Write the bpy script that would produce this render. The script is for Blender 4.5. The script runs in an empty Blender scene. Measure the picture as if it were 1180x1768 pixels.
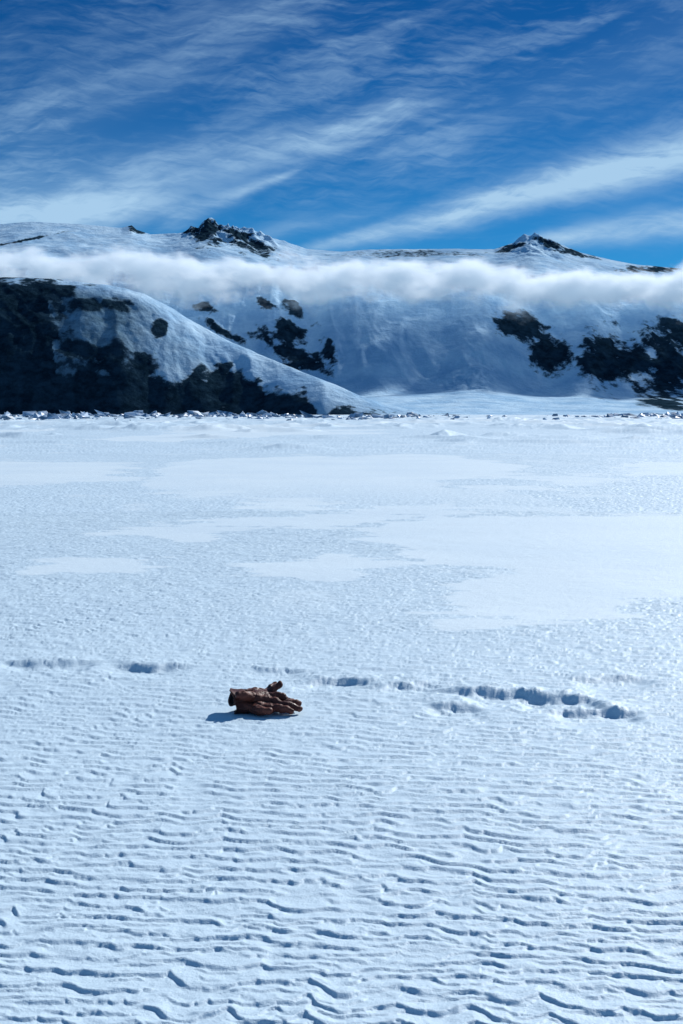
import bpy, bmesh, math, random
import numpy as np
from mathutils import Vector, Matrix, Euler

random.seed(4); np.random.seed(4)
scene = bpy.context.scene
COL = scene.collection
SUN_AZ, SUN_EL = math.radians(37), math.radians(34)

# ------------------------------------------------------------ noise
_rs = np.random.RandomState(11)
PERM = _rs.permutation(1024).astype(np.int64)
VAL = _rs.rand(1024)
def vnoise(x, y, seed=0):
    xi = np.floor(x).astype(np.int64); yi = np.floor(y).astype(np.int64)
    fx = x - xi; fy = y - yi
    fx = fx*fx*fx*(fx*(fx*6-15)+10); fy = fy*fy*fy*(fy*(fy*6-15)+10)
    def h(a, b): return VAL[PERM[(PERM[(a+seed*37) & 1023] + b) & 1023]]
    return ((h(xi, yi)*(1-fx)+h(xi+1, yi)*fx)*(1-fy) + (h(xi, yi+1)*(1-fx)+h(xi+1, yi+1)*fx)*fy)*2-1
def fbm(x, y, o=4, seed=0, g=0.5):
    s = 0; a = 1; n = 0
    for i in range(o):
        s = s + a*vnoise(x*(2.03**i)+i*17.3, y*(2.03**i)-i*9.1, seed+i); n += a; a *= g
    return s/n
def ridged(x, y, o=4, seed=0):
    s = 0; a = 1; n = 0
    for i in range(o):
        s = s + a*(1-2*np.abs(vnoise(x*(2.1**i)+i*7.7, y*(2.1**i)+i*3.1, seed+i))); n += a; a *= 0.5
    return s/n
def sstep(a, b, x):
    t = np.clip((x-a)/(b-a), 0, 1); return t*t*(3-2*t)
def poly_sd(X, Y, P):
    d = np.full(X.shape, 1e9); inside = np.zeros(X.shape, bool)
    n = len(P)
    for i in range(n):
        x0, y0 = P[i]; x1, y1 = P[(i+1) % n]
        ex, ey = x1-x0, y1-y0
        t = np.clip(((X-x0)*ex+(Y-y0)*ey)/(ex*ex+ey*ey+1e-12), 0, 1)
        d = np.minimum(d, np.hypot(X-x0-t*ex, Y-y0-t*ey))
        c = ((y0 > Y) != (y1 > Y)) & (X < (x1-x0)*(Y-y0)/((y1-y0) if y1 != y0 else 1e-9)+x0)
        inside ^= c
    return np.where(inside, d, -d)

# ------------------------------------------------------------ node helpers
class NT:
    def __init__(s, nt): s.nt = nt
    def n(s, t, **k):
        nd = s.nt.nodes.new(t)
        for a, v in k.items(): setattr(nd, a, v)
        return nd
    def l(s, a, b): s.nt.links.new(a, b)
    def inp(s, sock, v):
        if isinstance(v, bpy.types.NodeSocket): s.l(v, sock)
        else: sock.default_value = v
    def m(s, op, a, b=0.0, c=0.0, clamp=False):
        nd = s.n('ShaderNodeMath', operation=op, use_clamp=clamp)
        s.inp(nd.inputs[0], a); s.inp(nd.inputs[1], b); s.inp(nd.inputs[2], c)
        return nd.outputs[0]
    def ss(s, v, a, b, lo=0.0, hi=1.0):
        nd = s.n('ShaderNodeMapRange', interpolation_type='SMOOTHSTEP')
        s.inp(nd.inputs[0], v)
        for i, q in enumerate((a, b, lo, hi)): s.inp(nd.inputs[i+1], q)
        return nd.outputs[0]
    def noise(s, vec, scale, detail=4, rough=0.5, dist=0.0):
        nd = s.n('ShaderNodeTexNoise'); s.inp(nd.inputs['Vector'], vec)
        nd.inputs['Scale'].default_value = scale; nd.inputs['Detail'].default_value = detail
        nd.inputs['Roughness'].default_value = rough; nd.inputs['Distortion'].default_value = dist
        return nd.outputs['Fac']
    def mix(s, f, a, b):
        nd = s.n('ShaderNodeMix', data_type='RGBA')
        s.inp(nd.inputs[0], f); s.inp(nd.inputs[6], a); s.inp(nd.inputs[7], b)
        return nd.outputs[2]
    def comb(s, x, y, z):
        nd = s.n('ShaderNodeCombineXYZ')
        for i, q in enumerate((x, y, z)): s.inp(nd.inputs[i], q)
        return nd.outputs[0]

def new_mat(name):
    m = bpy.data.materials.new(name); m.use_nodes = True
    m.node_tree.nodes.clear()
    t = NT(m.node_tree); out = t.n('ShaderNodeOutputMaterial')
    return m, t, out

# ------------------------------------------------------------ world
w = bpy.data.worlds.new("World"); scene.world = w; w.use_nodes = True
w.node_tree.nodes.clear(); t = NT(w.node_tree)
out = t.n('ShaderNodeOutputWorld'); bg = t.n('ShaderNodeBackground')
sky = t.n('ShaderNodeTexSky', sky_type='NISHITA', sun_disc=False)
sky.sun_elevation = SUN_EL; sky.sun_rotation = SUN_AZ
sky.altitude = 1500; sky.air_density = 1.0; sky.dust_density = 0.1; sky.ozone_density = 3.0
tc = t.n('ShaderNodeTexCoord'); sep = t.n('ShaderNodeSeparateXYZ'); t.l(tc.outputs['Generated'], sep.inputs[0])
A = t.m('ARCTAN2', sep.outputs[0], sep.outputs[1]); E = t.m('ARCSINE', sep.outputs[2])
tint = t.mix(t.ss(E, 0.05, 0.29), (0.075, 0.42, 0.70, 1), (0.026, 0.24, 0.48, 1))
tint = t.mix(t.ss(E, 0.35, 0.75), tint, (0.60, 1.10, 1.20, 1))  # sky above the view brightened, added as fill for the shadows
mul = t.n('ShaderNodeMix', data_type='RGBA', blend_type='MULTIPLY'); mul.inputs[0].default_value = 1
t.l(sky.outputs[0], mul.inputs[6]); t.l(tint, mul.inputs[7])
v1 = t.comb(t.m('MULTIPLY', A, 9.0), t.m('MULTIPLY', E, 9.0), 0.0)
warp = t.m('SUBTRACT', t.noise(v1, 1.0, 5, 0.55), 0.5)
def slanted(ang, sa, sp, off):
    ca, sa_ = math.cos(ang), math.sin(ang)
    u = t.m('ADD', t.m('MULTIPLY', A, ca), t.m('MULTIPLY', E, sa_))
    v = t.m('ADD', t.m('ADD', t.m('MULTIPLY', A, -sa_), t.m('MULTIPLY', E, ca)), t.m('MULTIPLY', warp, 0.03))
    return t.comb(t.m('MULTIPLY', u, sa), t.m('MULTIPLY', v, sp), off)
fib1 = t.noise(slanted(0.34, 6, 36, 0.3), 1.0, 9, 0.58, 0.3)
fib2 = t.noise(slanted(-0.04, 32, 170, 4.1), 1.0, 6, 0.62, 0.5)
patch = t.noise(slanted(0.35, 5, 12, 9.0), 1.0, 4, 0.55)
fib = t.m('ADD', t.m('MULTIPLY', fib1, 0.60), t.m('MULTIPLY', fib2, 0.40))
def P(x, y): return ((x-590)/2455.0, (715-y)/2455.0)
def streak(p0, p1, w0, w1, s, wa=0.02, endw=0.5):
    a0, e0 = P(*p0); a1, e1 = P(*p1); dx, dy = a1-a0, e1-e0; L = math.hypot(dx, dy)
    da = t.m('SUBTRACT', A, a0); de = t.m('SUBTRACT', E, e0)
    tt = t.m('ADD', t.m('MULTIPLY', da, dx/L/L), t.m('MULTIPLY', de, dy/L/L))
    d = t.m('ADD', t.m('ADD', t.m('MULTIPLY', da, -dy/L), t.m('MULTIPLY', de, dx/L)), t.m('MULTIPLY', warp, wa))
    wd = t.m('MAXIMUM', t.m('ADD', t.m('MULTIPLY', tt, (w1-w0)/2455.0), w0/2455.0), 0.001)
    q = t.m('DIVIDE', d, wd); g = t.m('EXPONENT', t.m('MULTIPLY', t.m('MULTIPLY', q, q), -1.0))
    g = t.m('MULTIPLY', g, t.ss(tt, -0.12, 0.12)); g = t.m('MULTIPLY', g, t.ss(tt, 1.0-endw*0.4, 1.0+endw, 1.0, 0.0))
    return t.m('MULTIPLY', g, s)
acc = 0.0
for a in [((540,436),(1180,280),9,38,1.15,0.02), ((900,430),(1180,396),10,28,0.95,0.015), ((-60,410),(700,210),75,18,0.62,0.03,0.15),
          ((290,392),(500,312),20,5,0.50,0.008,0.2), ((0,270),(480,60),60,50,0.20,0.05,0.3), ((700,290),(1180,110),40,70,0.14,0.05),
          ((400,425),(640,372),14,12,0.22,0.02,0.3), ((-100,400),(260,372),40,24,0.65,0.02,0.3)]:
    g = streak(*a); acc = t.m('ADD', g, acc)
fibc = t.ss(fib, 0.36, 0.64, 0.40, 1.0)
streaks = t.m('MULTIPLY', acc, fibc)
base = t.m('MULTIPLY', t.ss(fib, 0.41, 0.74), t.ss(patch, 0.36, 0.66, 0.12, 0.45))
base = t.m('MULTIPLY', base, t.ss(E, 0.10, 0.2, 0.25, 1.0))
cl = t.m('MINIMUM', t.m('ADD', streaks, base), 1.0)
cl = t.m('MULTIPLY', cl, t.ss(E, 0.5, 1.1, 1.0, 0.4))
ccol = t.mix(cl, mul.outputs[2], (3.9, 6.1, 8.4, 1))
t.l(ccol, bg.inputs[0]); bg.inputs[1].default_value = 0.10
t.l(bg.outputs[0], out.inputs[0])

# ------------------------------------------------------------ sun
sd = bpy.data.lights.new("sun", 'SUN'); sd.energy = 4.75; sd.angle = math.radians(0.5); sd.color = (1.0, 0.985, 0.95)
so = bpy.data.objects.new("sun", sd); COL.objects.link(so)
sdir = Vector((math.sin(SUN_AZ)*math.cos(SUN_EL), math.cos(SUN_AZ)*math.cos(SUN_EL), math.sin(SUN_EL)))
so.rotation_euler = sdir.to_track_quat('Z', 'Y').to_euler(); so.location = (20, 20, 30)

# ------------------------------------------------------------ mesh helper
def grid_mesh(name, X, Y, Z, close=False, attrs=None):
    r, c = X.shape
    co = np.stack([X, Y, Z], -1).reshape(-1, 3).astype(np.float32)
    i = np.arange(r-1)[:, None]; j = np.arange(c if close else c-1)[None, :]
    j2 = (j+1) % c
    q = np.stack([i*c+j, i*c+j2, (i+1)*c+j2, (i+1)*c+j], -1).reshape(-1, 4)
    me = bpy.data.meshes.new(name)
    me.vertices.add(len(co)); me.vertices.foreach_set('co', co.ravel())
    me.loops.add(q.size); me.loops.foreach_set('vertex_index', q.ravel().astype(np.int32))
    me.polygons.add(len(q)); me.polygons.foreach_set('loop_start', (np.arange(len(q))*4).astype(np.int32))
    me.polygons.foreach_set('use_smooth', np.ones(len(q), bool))
    me.update(calc_edges=True)
    for k, a in (attrs or {}).items():
        at = me.attributes.new(k, 'FLOAT', 'POINT'); at.data.foreach_set('value', a.ravel().astype(np.float32))
    ob = bpy.data.objects.new(name, me); COL.objects.link(ob)
    return ob

# ------------------------------------------------------------ snow ground (metres; camera stands at the origin, looks +Y)
SMOOTH = [
 [(.51,7.4),(1.44,7.7),(1.62,8.3),(2.06,8.6),(5,8.6),(6,15.4),(1.05,15.2),(.28,13.8),(0,12.3),(.58,11.0),(1.26,10),(.94,8.85)],
 [(-1.94,12.9),(-1.16,15),(1.44,17.6),(1.27,16.4),(.06,14.2),(-1.45,12.3)],
 [(-12,34),(-4.5,31.8),(-3.5,23.5),(-5.2,21.6),(-12,21)],
 [(-1.14,18.6),(.23,18.6),(-.19,15.9),(-.9,15.9)],
 [(-.77,10),(-.14,11.2),(.47,10.4),(.04,9.7),(-.61,9.4)],
 [(-2.3,10.6),(-1.39,10.8),(-1.33,9.8),(-2.1,9.7)],
 [(5,25),(8,26),(9,33),(6,32)], [(1.5,21.5),(3.2,22.5),(3.4,20.3),(2.2,20)], [(-3,20),(-1.2,20.6),(-1.4,19.3),(-2.8,19)],
]
# small wind-cut scarps / shallow prints: x0,x1,y,height,roughness,slope
LIPS = [
 (-1.43,-1.12,6.2,.022,.2,-.02),(-1.0,-.70,6.12,.022,.2,-.03),(-.40,-.14,6.0,.012,.4,-.2),
 (-.17,.12,5.76,.017,.8,-.10),(.14,.38,5.68,.016,.9,-.12),(.45,.78,5.52,.022,.9,-.20),(.72,1.0,5.42,.022,1.0,-.10),(.80,1.08,5.22,.022,1.1,0),(.98,1.25,5.85,.016,.8,.1),(.33,.52,5.26,.017,.9,-.05)]
def ground(X, Y):
    n1 = fbm(X*1.1, Y*0.9, 4, 5)
    sm = np.full(X.shape, -9.0)
    for Pg in SMOOTH: 
        k = 0.4 if Pg[0][1] < 12 else 0.8
        sm = np.maximum(sm, poly_sd(X, Y, Pg)/k)
    D = np.hypot(X, Y)
    fr = 0.6*fbm(X*3.2, Y*2.6, 4, 31) + 0.7*fbm(X*1.4, Y*5.5, 4, 33)
    smooth = sstep(-0.15, 0.15, sm - 0.08 + n1*0.8 + fr)
    nf = fbm(X*0.13+3, Y*0.045, 4, 21)
    nf2 = fbm(X*0.22-3, Y*0.16, 4, 23)
    smooth = np.maximum(smooth, sstep(0.20, 0.26, nf+0.22*nf2+0.10*n1+0.07*fr)*sstep(14, 24, D))
    nm = fbm(X*0.9+9, Y*0.6, 3, 77)
    smooth = np.maximum(smooth, sstep(0.42, 0.6, nm+0.1*fr)*0.6*sstep(7, 10, D))
    smooth = smooth*0.90
    def saw(ph, k=0.16):
        f = ph-np.floor(ph)
        return np.where(f < k, sstep(0, k, f), (1-(f-k)/(1-k)))
    gx = fbm(X*1.6, Y*1.6, 2, 41)
    off1 = 0.052*np.abs(vnoise(X*8.0+gx, Y*5.5, 51)) + 0.018*vnoise(X*17, Y*9, 54) + 0.013*np.abs(vnoise(X*28, Y*15, 52)) + 0.003*vnoise(X*60, Y*35, 53) + 0.05*gx
    off2 = 0.036*np.abs(vnoise(X*12+4, Y*7.5, 55)) + 0.014*vnoise(X*24, Y*13, 58) + 0.010*np.abs(vnoise(X*38, Y*20, 56)) + 0.003*vnoise(X*75, Y*45, 57) + 0.04*gx
    a1 = sstep(-0.65, 0.15, fbm(X*9.0, Y*11, 3, 61))
    a2 = sstep(-0.60, 0.20, fbm(X*12, Y*14, 3, 81))
    h1 = 0.0076*saw((Y+0.20*X+off1)/0.074, 0.16)*a1
    h2 = 0.0055*saw((Y+0.04*X+off2)/0.045, 0.20)*a2
    h = np.maximum(h1, h2) + 0.35*np.minimum(h1, h2) + 0.0014*fbm(X*30, Y*40, 3, 91)
    h = h*(1+0.35*sstep(4.5, 8, D)+0.6*sstep(9, 22, D))
    z = h*(1-smooth) + 0.006*smooth + 0.0018*fbm(X*12, Y*18, 3, 13)*smooth
    z = z + 0.009*fbm(X*0.8, Y*1.0, 3, 3)
    for (x0, x1, yc, hh, ro, sl) in LIPS:
        xm = (x0+x1)/2; hw = (x1-x0)/2
        m = (np.abs(X-xm) < hw*2.2) & (np.abs(Y-yc) < 0.8)
        if not m.any(): continue
        x = X[m]; y = Y[m]
        e = y-yc-sl*(x-xm)-0.08*fbm(x*5, y*3+yc, 3, 7)-0.013*ro*fbm(x*16, y*16, 4, 17, .6)
        env = sstep(1.35, 0.5, np.abs(x-xm)/hw + 0.4*fbm(x*7, y*7, 3, 9))
        up = hh*0.5*sstep(-0.03, 0.03, e)*sstep(0.28, 0.03, e)
        dn = -hh*0.9*sstep(-0.28, -0.07, e)*sstep(0.03, -0.03, e)
        rg = 0.014*ro*sstep(0.24, 0.04, np.abs(e-0.08))*np.clip(fbm(x*15, y*15, 4, 19, .6)+0.05, 0, 1)
        z[m] += (up+dn+rg)*env
    q = np.hypot((X+0.31)/0.22, (Y-5.18)/0.12); k = sstep(1.3, 0.8, q)
    z = z*(1-k)+0.004*k
    fa = sstep(18, 60, D)
    z = z + fa*0.06*fbm(X*0.5, Y*0.8, 4, 101)*(1-smooth*0.7)
    hm = ridged(X*0.10, Y*0.10, 3, 111)
    z = z + sstep(32, 90, D)*0.8*np.clip(hm-0.48, 0, 1)
    z = z + sstep(120, 260, D)*sstep(2500, 900, D)*0.5*np.clip(ridged(X*0.06, Y*0.06, 4, 121)-0.15, 0, 1)
    for (mx, my, mr, mh) in [(-8.5,92,1.6,.32),(-13,95,2.2,.25),(-1.4,44,1.1,.16),(7.8,68,1.6,.2),(10.5,66,1.4,.14),(-20,120,3,.3),(14,110,3,.25),(-4,150,3,.4),(22,190,4,.5)]:
        z = z + mh*np.exp(-(((X-mx)/mr)**2+((Y-my)/(mr*1.5))**2))*(1+0.8*fbm(X*1.1, Y*.8, 3, 131))
    z = np.where(D > 1500, np.minimum(z, 0.3), z)
    return z, smooth

az_d = np.arctan(np.linspace(-0.265, 0.265, 700))
az_m = np.arctan(np.linspace(0.265, 0.75, 90))[1:]
az_c = np.linspace(math.atan(0.75), math.pi, 40)[1:-1]
AZ = np.concatenate([-az_c[::-1], -az_m[::-1], az_d, az_m, az_c, [math.pi]])
r1 = np.linspace(0.5, 2.2, 50)
px = np.arange(1564/2.2, 1564/7.0, -0.8); r2 = 1564/px
r3 = np.concatenate([np.arange(7.02, 16, 0.021), np.arange(16, 40, 0.042)])
r4 = np.geomspace(40, 800, 320)[1:]; r5 = np.geomspace(800, 40000, 60)[1:]
R = np.concatenate([r1, r2[1:], r3, r4, r5])
RR, AA = np.meshgrid(R, AZ, indexing='ij')
X = RR*np.sin(AA); Y = RR*np.cos(AA)
Z, SMM = ground(X, Y)
Z[0, :] = Z[0, :].mean()
g = grid_mesh("snow_ground", X, Y, Z, close=True, attrs={'smoothness': SMM})
bm = bmesh.new(); bm.from_mesh(g.data); bm.verts.ensure_lookup_table()
bm.faces.new([bm.verts[i] for i in range(len(AZ))][::-1]); bm.to_mesh(g.data); bm.free()
g["kind"] = "structure"; g["label"] = "flat snow-covered sea ice with wind-carved ripples"; g["category"] = "snow"

m, t, out = new_mat("rippled_snow"); b = t.n('ShaderNodeBsdfPrincipled')
geo = t.n('ShaderNodeNewGeometry'); at = t.n('ShaderNodeAttribute', attribute_name='smoothness')
nbig = t.noise(geo.outputs['Position'], 0.5, 4); 
c1 = t.mix(at.outputs['Fac'], (0.575, 0.725, 0.83, 1), (0.73, 0.845, 0.905, 1))  # rippled snow darker: crust tone plus ripple shading put into the colour
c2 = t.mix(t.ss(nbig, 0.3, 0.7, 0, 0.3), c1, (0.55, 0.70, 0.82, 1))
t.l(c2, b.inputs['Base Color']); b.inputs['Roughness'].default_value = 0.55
b.inputs['Specular IOR Level'].default_value = 0.3
n1 = t.noise(geo.outputs['Position'], 160, 4, 0.7); n2 = t.noise(geo.outputs['Position'], 40, 4, 0.6)
hh = t.m('ADD', t.m('MULTIPLY', n1, 0.0028), t.m('MULTIPLY', n2, 0.004))
bp = t.n('ShaderNodeBump'); bp.inputs['Strength'].default_value = 0.6; bp.inputs['Distance'].default_value = 1.0
t.l(hh, bp.inputs['Height']); t.l(bp.outputs[0], b.inputs['Normal'])
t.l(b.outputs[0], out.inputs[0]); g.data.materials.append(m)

# ------------------------------------------------------------ mountains
def U(px): return (px-590)/2455.0
def EL(py): return math.tan(math.atan((884-py)/2455.0)-math.atan(169/2455.0))
def prof(tab, u): return np.interp(u, [U(a) for a, _ in tab], [EL(b_) for _, b_ in tab])

nu, nv = 1150, 620
u = np.linspace(-0.50, 0.50, nu)
v = np.concatenate([np.linspace(2300, 2800, 40), np.linspace(2805, 3620, 360), np.linspace(3630, 5200, 170), np.linspace(5208, 5700, 100), np.linspace(5750, 8000, 40)])
VV, UU = np.meshgrid(v, u, indexing='ij'); X = UU*VV; Y = VV.copy()
RIDGE = [(-900,430),(-400,400),(-200,398),(0,387),(60,382),(140,386),(215,393),(232,388),(240,396),(264,404),(318,402),(334,390),(345,393),(352,383),(362,379),(372,382),(380,391),(395,388),(412,394),(425,389),(440,397),(470,408),(530,429),(590,434),(640,430),(780,429),(850,430),(868,424),(884,420),(892,413),(905,406),(918,405),(928,410),(940,409),(955,418),(1000,436),(1060,450),(1100,457),(1180,464),(1400,450),(2000,470)]
Hfull = prof(RIDGE, u)*5500
kern = np.exp(-np.linspace(-2.2, 2.2, 61)**2); kern /= kern.sum()
Hsm = np.convolve(np.pad(Hfull, 30, mode='edge'), kern, mode='valid')
H = Hsm[None, :] + (Hfull-Hsm)[None, :]*sstep(5230, 5490, VV)
TE = 3520
TOPY = [(-900,470),(0,462),(300,464),(600,470),(900,480),(1180,490),(2000,490)]
Ht = prof(TOPY, u)*TE
warpx = 140*fbm(X*0.0022, Y*0.002, 3, 201)
gul = ridged((X+warpx)*0.0042, Y*0.0011, 4, 211)
gul2 = ridged((X+warpx*0.7+0.25*Y)*0.015, Y*0.003, 4, 216)
foot = 2980 + 50*fbm(u*9, u*0+3, 3, 221)[None, :] + 0*VV
foot = foot - 110*np.exp(-((UU-U(820))/0.03)**2) - 80*np.exp(-((UU-U(640))/0.03)**2) - 60*np.exp(-((UU-U(1010))/0.015)**2)
s = np.clip((VV-foot)/(TE-foot), 0, 1)
base_h = EL(687)*3000 + 12*np.exp(-((u-U(800))/0.06)**2)[None, :]
esc = base_h + (Ht[None, :]-base_h)*(0.6*s**1.35+0.4*sstep(-0.0, 1.02, s))
apron = base_h*sstep(2350, 3150, VV)/sstep(2350, 3150, foot)
pl = np.clip((VV-TE)/(5500-TE), 0, 1)
up = Ht[None, :] + (H-Ht[None, :])*(0.55*pl+0.45*pl**3)
Z = np.where(VV < foot, apron, np.where(VV < TE, esc, up))
back = np.clip((VV-5500)/2500, 0, 1); Z = Z*(1-0.9*back)
steep = sstep(0.06, 0.4, s)*sstep(3900, 3480, VV)
gs = sstep(0.02, 0.25, s)*sstep(3900, 3480, VV)
debris = np.exp(-((UU-U(810))/0.022)**2)*sstep(0.0, 0.1, s)*sstep(0.45, 0.2, s)
Z = Z + steep*(26*gul + 5*fbm(X*0.012, Y*0.012, 4, 231)) + gs*5*gul2 + sstep(3050, 3300, VV)*sstep(6000, 5000, VV)*2*fbm(X*0.03, Y*0.03, 4, 241) + debris*7*fbm(X*0.05, Y*0.04, 4, 243, .65)
topn = sstep(3700, 4400, VV)*sstep(5480, 5200, VV)
Z = Z + topn*26*fbm(X*0.0035, Y*0.003, 4, 251)
def bump_at(cx, w_): return np.exp(-((UU-U(cx))/(w_/2455))**2)
pk = (bump_at(400, 70)+0.8*bump_at(925, 40))*sstep(4900, 5400, VV)*sstep(5750, 5500, VV)
Z = Z + pk*(36*ridged(X*0.016+Y*.004, Y*0.009, 5, 261)-14)
Z = np.maximum(Z, 0.2*sstep(2300, 2400, VV)-1)

elt = Z/VV*1000; bear = UU*1000
def blob(px, py, wx, wy, ang=0.0):
    bx = (px-590)/2.455; by = EL(py)*1000
    ca, sa = math.cos(ang), math.sin(ang)
    a = (bear-bx)*ca+(elt-by)*sa; b_ = -(bear-bx)*sa+(elt-by)*ca
    return 1-np.hypot(a/(wx/2.455), b_/(wy/2.455))
rn = fbm(X*0.011, Z*0.016+Y*0.004, 5, 301, 0.6); rn2 = fbm(X*0.05+0.02*Z, Z*0.03, 4, 311, 0.6)
rn3 = ridged(X*0.014+Z*0.010, Z*0.012-X*0.003, 4, 331)
rock = np.full(X.shape, -3.0)
for bb in [(360,530,17,8,0),(460,526,16,9,-.3),(515,542,28,11,-.6),(390,574,34,7,-.5),(505,605,55,21,-.5),(500,575,22,22,0),(570,608,13,20,0.5),
           (905,568,44,20,-.3),(945,612,30,26,-.5),(1045,620,34,50,0),(1095,612,54,32,.3),(1150,632,52,54,0),(1260,620,70,50,0),
           (1400,600,60,30,0),(-300,600,80,40,0)]:
    rock = np.maximum(rock, blob(*bb))
rk = np.clip(0.46+0.85*(rock+0.8*rn+0.6*rn2+0.6*rn3), 0, 1)*sstep(-0.9, -0.4, rock)*(VV < 3800)
sumr = np.full(X.shape, -3.0)
for bb in [(362,400,36,22,0),(410,408,44,18,-.3),(445,424,32,12,-.4),(244,396,18,6,-.3),(880,427,30,5,.3),(945,418,28,9,-.4),(985,434,38,5,-.3),(1130,464,60,6,0),(60,412,60,2.5,.2)]:
    sumr = np.maximum(sumr, blob(*bb))
rk2 = np.clip(0.5+0.9*(sumr+1.0*fbm(X*0.03, Z*0.03+Y*0.003, 5, 321, .6)+0.5*ridged(X*.02+Z*.02, Z*.02, 4, 341)-0.3), 0, 1)*(VV > 4200)
thinrock = np.clip(0.36+0.6*(blob(720,438,120,6)+0.9*fbm(X*0.012, Y*0.004, 4, 351)), 0, 0.52)*(VV > 4200)
rk = np.maximum(np.maximum(rk, rk2), thinrock)
Z = Z + rk*steep*9*rn3
mt = grid_mesh("mountain", X, Y, Z, attrs={'rock': rk, 'face_shade': rk*0})
mt["kind"] = "structure"; mt["label"] = "snow-covered mountain range with dark rock outcrops"; mt["category"] = "mountain"

# nearer headland
x = np.linspace(-1500, 330, 700); y = np.linspace(1950, 3000, 420)
YY, XX = np.meshgrid(y, x, indexing='ij')
yr = 2480 - 230*sstep(-300, 60, x)
SP = [(-900,440),(-300,462),(0,476),(100,480),(190,490),(250,504),(300,530),(340,556),(390,583),(450,610),(520,639),(580,662),(620,680),(660,694),(720,707),(780,713),(860,716),(2000,716)]
hr = np.array([prof(SP, xx/yy)*yy for xx, yy in zip(x, yr)])
hr = np.maximum(hr, 0)
ft = np.minimum(2215+40*fbm(x*0.006, x*0, 3, 401), yr-hr*1.0-60) 
s = (YY-ft[None, :])/(yr-ft)[None, :]
sc = np.clip(s, 0, 1)
f = np.where(s < 1, 1-(1-sc)**1.3, 1-0.85*sstep(1, 3.2, s))
ribs = ridged((XX+60*fbm(XX*.006, YY*.006, 3, 411)+0.35*YY)*0.011, YY*0.003, 5, 421)
Z = hr[None, :]*f
env = sstep(0, 0.25, s)*sstep(1.0, 0.75, s)*np.clip(hr/150, 0, 1)[None, :]
Z = Z + env*(10*ribs + 3*fbm(XX*0.03, YY*0.03, 4, 431)) + np.clip(hr/150, 0, 1)[None, :]*1.5*fbm(XX*.04, YY*.04, 3, 441)*sstep(0,0.2,s)
Z = np.where(s <= 0, -3, Z-1)
bear = XX/YY*1000; elt = Z/YY*1000
rn = fbm(XX*0.014, YY*0.014, 5, 451, .6); rn2 = fbm(XX*0.05, YY*0.05, 4, 461, .6)
top = np.interp(bear, [(a-590)/2.455 for a in (-900,0,85,100,180,250,330,400,480,540,560,620)], [EL(b_)*1000 for b_ in (455,480,490,640,640,640,652,648,668,686,706,716)])
jag = fbm(XX*0.03, YY*0.003, 4, 471)
rock = (top-elt)/9 + 1.3*jag + 0.7*rn2
bx = np.full(XX.shape, -3.0)
for bb in [(185,525,56,12,.0),(190,628,42,33,0),(250,630,22,26,.3),(40,500,100,14,0),(385,640,15,18,0),(345,640,11,12,0),(275,565,12,12,0),(430,665,28,12,0),(130,600,28,14,0),(35,560,70,90,0),(35,600,70,90,0)]:
    bx = np.maximum(bx, blob(*bb))
rk = np.maximum(np.clip(0.6+0.9*rock, 0, 1), np.clip(0.50+0.85*(bx+0.9*rn+0.6*rn2), 0, 1)*sstep(-1.0, -0.4, bx))
rk = rk*sstep(-1, 1, s*40)
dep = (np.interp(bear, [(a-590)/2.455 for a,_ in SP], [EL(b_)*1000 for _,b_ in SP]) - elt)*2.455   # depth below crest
face_shade = sstep(330, 200, bear*2.455+590+0.35*dep+40*rn)*sstep(2, 26, dep+10*rn)*0.85 + 0.32*sstep(20, 70, dep+20*rn)  # where the face's shade is painted into the snow, fading out at the crest
hl = grid_mesh("headland_hill", XX, YY, Z, attrs={'rock': rk, 'face_shade': np.clip(face_shade, 0, 0.9)})
hl["kind"] = "structure"; hl["label"] = "dark rocky headland with a snow-covered ridge"; hl["category"] = "hill"

m, t, out = new_mat("mountain_snow_rock"); b = t.n('ShaderNodeBsdfPrincipled')
geo = t.n('ShaderNodeNewGeometry'); at = t.n('ShaderNodeAttribute', attribute_name='rock'); at2 = t.n('ShaderNodeAttribute', attribute_name='face_shade')
pos = geo.outputs['Position']
nr = t.noise(pos, 0.045, 9, 0.68); nr2 = t.noise(pos, 0.012, 6, 0.65)
k = t.ss(t.m('ADD', at.outputs['Fac'], t.m('MULTIPLY', t.m('SUBTRACT', nr, 0.5), 2.0)), 0.30, 0.74)
snow = t.mix(t.ss(nr2, 0.35, 0.65), (0.32, 0.52, 0.72, 1), (0.53, 0.72, 0.87, 1))  # blue of distant haze put into the snow colour
shaded_snow = t.mix(t.ss(nr, 0.35, 0.65), (0.05, 0.11, 0.16, 1), (0.16, 0.28, 0.38, 1))     # snow on the headland's shaded face, the shade put into its colour
snow = t.mix(at2.outputs['Fac'], snow, shaded_snow)
rockc = t.mix(t.ss(nr, 0.32, 0.68), (0.004, 0.014, 0.024, 1), (0.022, 0.050, 0.076, 1))  # rock lifted towards blue, aerial haze put into its colour
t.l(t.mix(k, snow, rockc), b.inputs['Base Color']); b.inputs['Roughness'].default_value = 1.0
b.inputs['Specular IOR Level'].default_value = 0.0
bp = t.n('ShaderNodeBump'); bp.inputs['Strength'].default_value = 0.55; bp.inputs['Distance'].default_value = 1.0
t.l(t.m('MULTIPLY', t.noise(pos, 0.03, 9, 0.64), 13.0), bp.inputs['Height']); t.l(bp.outputs[0], b.inputs['Normal'])
t.l(b.outputs[0], out.inputs[0]); mt.data.materials.append(m); hl.data.materials.append(m)

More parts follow.
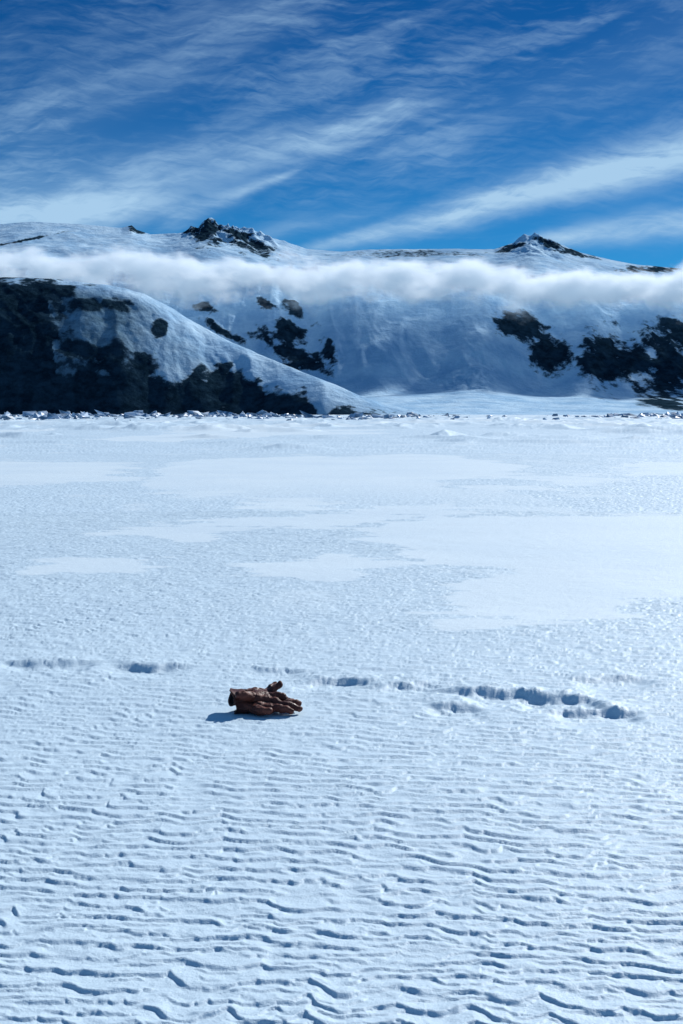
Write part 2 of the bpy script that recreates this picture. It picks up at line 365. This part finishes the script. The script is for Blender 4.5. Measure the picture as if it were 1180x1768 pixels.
# ------------------------------------------------------------ cloud bank (volume)
bm = bmesh.new(); bmesh.ops.create_cube(bm, size=1)
for vv in bm.verts:
    vv.co = Vector((vv.co.x*3000, vv.co.y*360, vv.co.z*230))
me = bpy.data.meshes.new("cloud_bank"); bm.to_mesh(me); bm.free()
cb = bpy.data.objects.new("cloud_bank", me); COL.objects.link(cb); cb.location = (0, 3340, 318)
cb["kind"] = "structure"; cb["label"] = "long low white cloud band hugging the snowy mountain"; cb["category"] = "cloud"
m, t, out = new_mat("cloud_vapour")
tc = t.n('ShaderNodeTexCoord'); sep = t.n('ShaderNodeSeparateXYZ'); t.l(tc.outputs['Object'], sep.inputs[0])
x_, y_, z_ = sep.outputs
cen = t.m('ADD', t.m('MULTIPLY', x_, -0.028), 9.0)
big = t.m('SUBTRACT', t.noise(t.comb(t.m('MULTIPLY', x_, 0.0050), 0.0, 0.0), 1.0, 3), 0.5)
cen = t.m('ADD', cen, t.m('MULTIPLY', big, 60.0))
zz = t.m('SUBTRACT', z_, cen)
thick = t.ss(t.noise(t.comb(t.m('MULTIPLY', x_, 0.007), 7.0, 0.0), 1.0, 3), 0.3, 0.7, 0.7, 1.3)
rz = t.m('DIVIDE', t.m('MAXIMUM', t.m('DIVIDE', zz, 26.0), t.m('DIVIDE', zz, -72.0)), thick); ry = t.m('DIVIDE', y_, 135.0)
r = t.m('SQRT', t.m('ADD', t.m('MULTIPLY', rz, rz), t.m('MULTIPLY', ry, ry)))
nv_ = t.comb(t.m('MULTIPLY', x_, 0.7), y_, t.m('MULTIPLY', z_, 1.15))
n1 = t.noise(nv_, 0.015, 8, 0.62)
d = t.m('ADD', t.m('SUBTRACT', 1.0, r), t.m('MULTIPLY', t.m('SUBTRACT', n1, 0.5), 5.8))
d = t.ss(d, 0.0, 1.8)
dens = t.m('MULTIPLY', d, 0.052)
vs = t.n('ShaderNodeVolumePrincipled'); vs.inputs['Color'].default_value = (0.97, 0.99, 1, 1); vs.inputs['Anisotropy'].default_value = 0.35
t.l(dens, vs.inputs['Density'])
vs.inputs['Emission Color'].default_value = (0.44, 0.68, 0.97, 1)   # multiply-scattered daylight inside the cloud
t.l(t.m('MULTIPLY', dens, 0.36), vs.inputs['Emission Strength'])
t.l(vs.outputs[0], out.inputs['Volume'])
m.cycles.volume_step_rate = 0.13
me.materials.append(m)

# ------------------------------------------------------------ pressure-ice rubble on the far shore line
bm = bmesh.new()
for i in range(3200):
    yy = random.uniform(210, 620); xx = random.uniform(-0.36, 0.36)*yy
    dens = float(fbm(np.array([xx*0.03]), np.array([yy*0.006]), 4, 501)[0])
    if dens < random.uniform(-0.2, 0.30): continue
    sz = (0.14+0.80*random.random()**2.2)*(1+1.6*max(0, dens))*yy/420
    vs_ = bmesh.ops.create_icosphere(bm, subdivisions=1, radius=1)['verts']
    M = Matrix.Translation((xx, yy, 0.1)) @ Euler((random.uniform(-.5, .5), random.uniform(-.5, .5), random.uniform(0, 6))).to_matrix().to_4x4() @ Matrix.Diagonal((sz*random.uniform(.8, 3.2), sz*random.uniform(.6, 1.4), sz*random.uniform(.3, 1.2), 1))
    for q in vs_: q.co = M @ (q.co*random.uniform(.7, 1.25))
me = bpy.data.meshes.new("ice_rubble"); bm.to_mesh(me); bm.free()
ir = bpy.data.objects.new("ice_rubble", me); COL.objects.link(ir)
ir["kind"] = "stuff"; ir["label"] = "broken sea-ice blocks strewn along the snowy shore"; ir["category"] = "ice"
m, t, out = new_mat("ice_block"); b = t.n('ShaderNodeBsdfPrincipled'); geo = t.n('ShaderNodeNewGeometry')
t.l(t.mix(t.ss(t.noise(geo.outputs['Position'], 0.5, 4), .4, .6), (0.36, 0.50, 0.68, 1), (0.10, 0.19, 0.29, 1)), b.inputs['Base Color'])
b.inputs['Roughness'].default_value = 0.5; t.l(b.outputs[0], out.inputs[0]); me.materials.append(m)

# ------------------------------------------------------------ gloves
def leather(name, ca, cb_):
    m, t, out = new_mat(name); b = t.n('ShaderNodeBsdfPrincipled'); tc = t.n('ShaderNodeTexCoord'); o = tc.outputs['Object']
    n = t.noise(o, 30, 5, 0.6); t.l(t.mix(t.ss(n, .35, .68), ca, cb_), b.inputs['Base Color'])
    t.l(t.ss(n, .3, .7, .42, .7), b.inputs['Roughness']); b.inputs['Specular IOR Level'].default_value = 0.3
    hh = t.m('ADD', t.m('MULTIPLY', t.noise(o, 90, 4, .6, .6), 0.002), t.m('MULTIPLY', t.noise(o, 500, 2), 0.0005))
    bp = t.n('ShaderNodeBump'); bp.inputs['Strength'].default_value = 0.7; bp.inputs['Distance'].default_value = 1
    t.l(hh, bp.inputs['Height']); t.l(bp.outputs[0], b.inputs['Normal']); t.l(b.outputs[0], out.inputs[0]); return m
LEA = leather("brown_leather", (0.070, 0.016, 0.011, 1), (0.170, 0.050, 0.033, 1))
LEB = leather("brown_leather_cuff", (0.050, 0.012, 0.008, 1), (0.120, 0.034, 0.023, 1))
m, t, out = new_mat("dark_knit_lining"); b = t.n('ShaderNodeBsdfPrincipled'); b.inputs['Base Color'].default_value = (0.02, 0.012, 0.01, 1); b.inputs['Roughness'].default_value = 0.95
tc = t.n('ShaderNodeTexCoord'); bp = t.n('ShaderNodeBump'); t.l(t.m('MULTIPLY', t.noise(tc.outputs['Object'], 300, 3), 0.003), bp.inputs['Height']); bp.inputs['Distance'].default_value = 1
t.l(bp.outputs[0], b.inputs['Normal']); t.l(b.outputs[0], out.inputs[0]); LIN = m

def chain(bm, pts, rad, flat=1.0, step=0.0035):
    for i in range(len(pts)-1):
        a, b_ = Vector(pts[i]), Vector(pts[i+1]); n = max(2, int((b_-a).length/step))
        for k in range(n+1):
            f = k/n; p = a.lerp(b_, f); r = rad[i]*(1-f)+rad[i+1]*f
            M = Matrix.Translation(p) @ Matrix.Diagonal((r, r, r*flat, 1))
            bmesh.ops.create_icosphere(bm, subdivisions=2, radius=1, matrix=M)

def make_glove(fingers, thumb, bend, seed, label, loc, rot):
    """local axes: +X finger direction, Y across, Z back of the hand"""
    bm = bmesh.new()
    for y0, y1, r in [(-.030, -.036, .021), (-.012, -.013, .024), (.010, .012, .024), (.028, .034, .021)]:
        chain(bm, [(-.055, y0*.8, .024), (-.01, y0, .027+bend*.3), (.040, y1, .026+bend*.2)], [r*.95, r*1.08, r*.82], 0.86, 0.006)
    for pts, r in fingers: chain(bm, pts, r)
    chain(bm, thumb[0], thumb[1])
    me = bpy.data.meshes.new("glove_tmp"); bm.to_mesh(me); bm.free()
    ob = bpy.data.objects.new("glove_tmp", me); COL.objects.link(ob)
    rm = ob.modifiers.new("r", 'REMESH'); rm.mode = 'VOXEL'; rm.voxel_size = 0.0017; rm.use_smooth_shade = True
    smo = ob.modifiers.new("s", 'SMOOTH'); smo.factor = 0.5; smo.iterations = 3
    tx = bpy.data.textures.new("wr%d" % seed, 'CLOUDS'); tx.noise_scale = 0.028; tx.noise_depth = 2
    dp = ob.modifiers.new("d", 'DISPLACE'); dp.texture = tx; dp.strength = 0.011; dp.mid_level = 0.5
    tx2 = bpy.data.textures.new("wr2%d" % seed, 'MARBLE'); tx2.noise_scale = 0.024; tx2.turbulence = 5
    dp2 = ob.modifiers.new("d2", 'DISPLACE'); dp2.texture = tx2; dp2.strength = 0.0022
    dg = bpy.context.evaluated_depsgraph_get(); m2 = bpy.data.meshes.new_from_object(ob.evaluated_get(dg))
    bpy.data.objects.remove(ob); m2.name = "glove"
    for p in m2.polygons: p.use_smooth = True
    m2.materials.clear(); m2.materials.append(LEA)
    gl = bpy.data.objects.new("glove", m2); COL.objects.link(gl)
    gl.location = loc; gl.rotation_euler = rot
    gl["label"] = label; gl["category"] = "glove"; gl["group"] = "pair of leather gloves"
    rs = random.Random(seed); ph = rs.uniform(0, 6)
    def tube(name, rings, mat):
        n = 56; Xa = np.zeros((len(rings), n)); Ya = Xa.copy(); Za = Xa.copy(); th = np.arange(n)/n*2*math.pi
        for i, (xx, ry, rz, wv) in enumerate(rings):
            w_ = 1+wv*1.3*(np.sin(3*th+ph)+0.6*np.sin(5*th+2*ph+i*.25))
            Xa[i] = xx+wv*.08*np.sin(2*th+ph); Ya[i] = np.cos(th)*ry*w_; Za[i] = .024+np.sin(th)*rz*w_
        o = grid_mesh(name, Xa, Ya, Za, close=True); o.data.materials.append(mat); o.parent = gl; return o
    tube("cuff", [(-.046,.046,.0255,.02),(-.054,.0475,.027,.03),(-.060,.047,.026,.04),(-.070,.049,.0250,.06),(-.080,.052,.025,.08),(-.088,.054,.025,.10),(-.092,.0555,.0265,.10),(-.096,.055,.026,.10),(-.0965,.053,.0235,.10),(-.090,.051,.022,.10)], LEB)
    tube("lining", [(-.0905,.0512,.0222,.10),(-.084,.049,.021,.08),(-.072,.045,.020,.05),(-.055,.035,.016,.02),(-.050,.004,.003,.0)], LIN)
    return gl

fA = [([(.038,-.036,.024),(.070,-.045,.026),(.096,-.050,.020),(.112,-.052,.013)], [.0155,.0145,.0135,.0118]),
      ([(.042,-.013,.028),(.085,-.018,.034),(.118,-.021,.028),(.138,-.022,.019)], [.0158,.0148,.0138,.0122]),
      ([(.042,.013,.028),(.082,.018,.036),(.114,.023,.036),(.134,.026,.032)], [.0158,.0148,.0138,.0120]),
      ([(.038,.036,.026),(.068,.048,.034),(.092,.056,.036),(.108,.060,.036)], [.0148,.0138,.0128,.0114])]
thA = ([(-.030,-.032,.022),(-.010,-.060,.020),(.016,-.074,.018),(.036,-.078,.016)], [.019,.0168,.0148,.0128])
make_glove(fA, thA, 0, 3, "brown leather glove lying flat on the snow under another", (-.293, 5.170, .003), (math.radians(-4), 0, math.radians(-3)))
fB = [([(.038,-.036,.024),(.058,-.052,.028),(.072,-.062,.020),(.074,-.068,.008)], [.0155,.0148,.0138,.0124]),
      ([(.042,-.013,.028),(.070,-.022,.038),(.090,-.028,.036),(.102,-.032,.026)], [.0158,.0148,.0140,.0126]),
      ([(.042,.013,.028),(.064,.021,.044),(.078,.028,.054),(.090,.033,.060)], [.0158,.0148,.0140,.0126]),
      ([(.038,.036,.026),(.056,.054,.036),(.070,.068,.042),(.082,.078,.046)], [.0148,.0138,.0130,.0116])]
thB = ([(-.018,-.026,.032),(-.034,-.042,.042),(-.056,-.052,.048),(-.078,-.054,.050)], [.019,.0175,.0162,.0145])
make_glove(fB, thB, 0.01, 8, "brown leather glove resting on top of its pair", (-.316, 5.205, .033), (math.radians(9), math.radians(3), math.radians(14)))

# ------------------------------------------------------------ camera
cd = bpy.data.cameras.new("camera"); cam = bpy.data.objects.new("camera", cd); COL.objects.link(cam)
cd.sensor_fit = 'VERTICAL'; cd.sensor_height = 36; cd.sensor_width = 24; cd.lens = 50
cd.clip_start = 0.05; cd.clip_end = 100000
cam.location = (0, 0, 1.1); cam.rotation_euler = (math.radians(90)-math.atan(169/2455.0), 0, 0)
scene.camera = cam
scene.view_settings.view_transform = 'Standard'; scene.view_settings.look = 'None'; scene.view_settings.exposure = 0
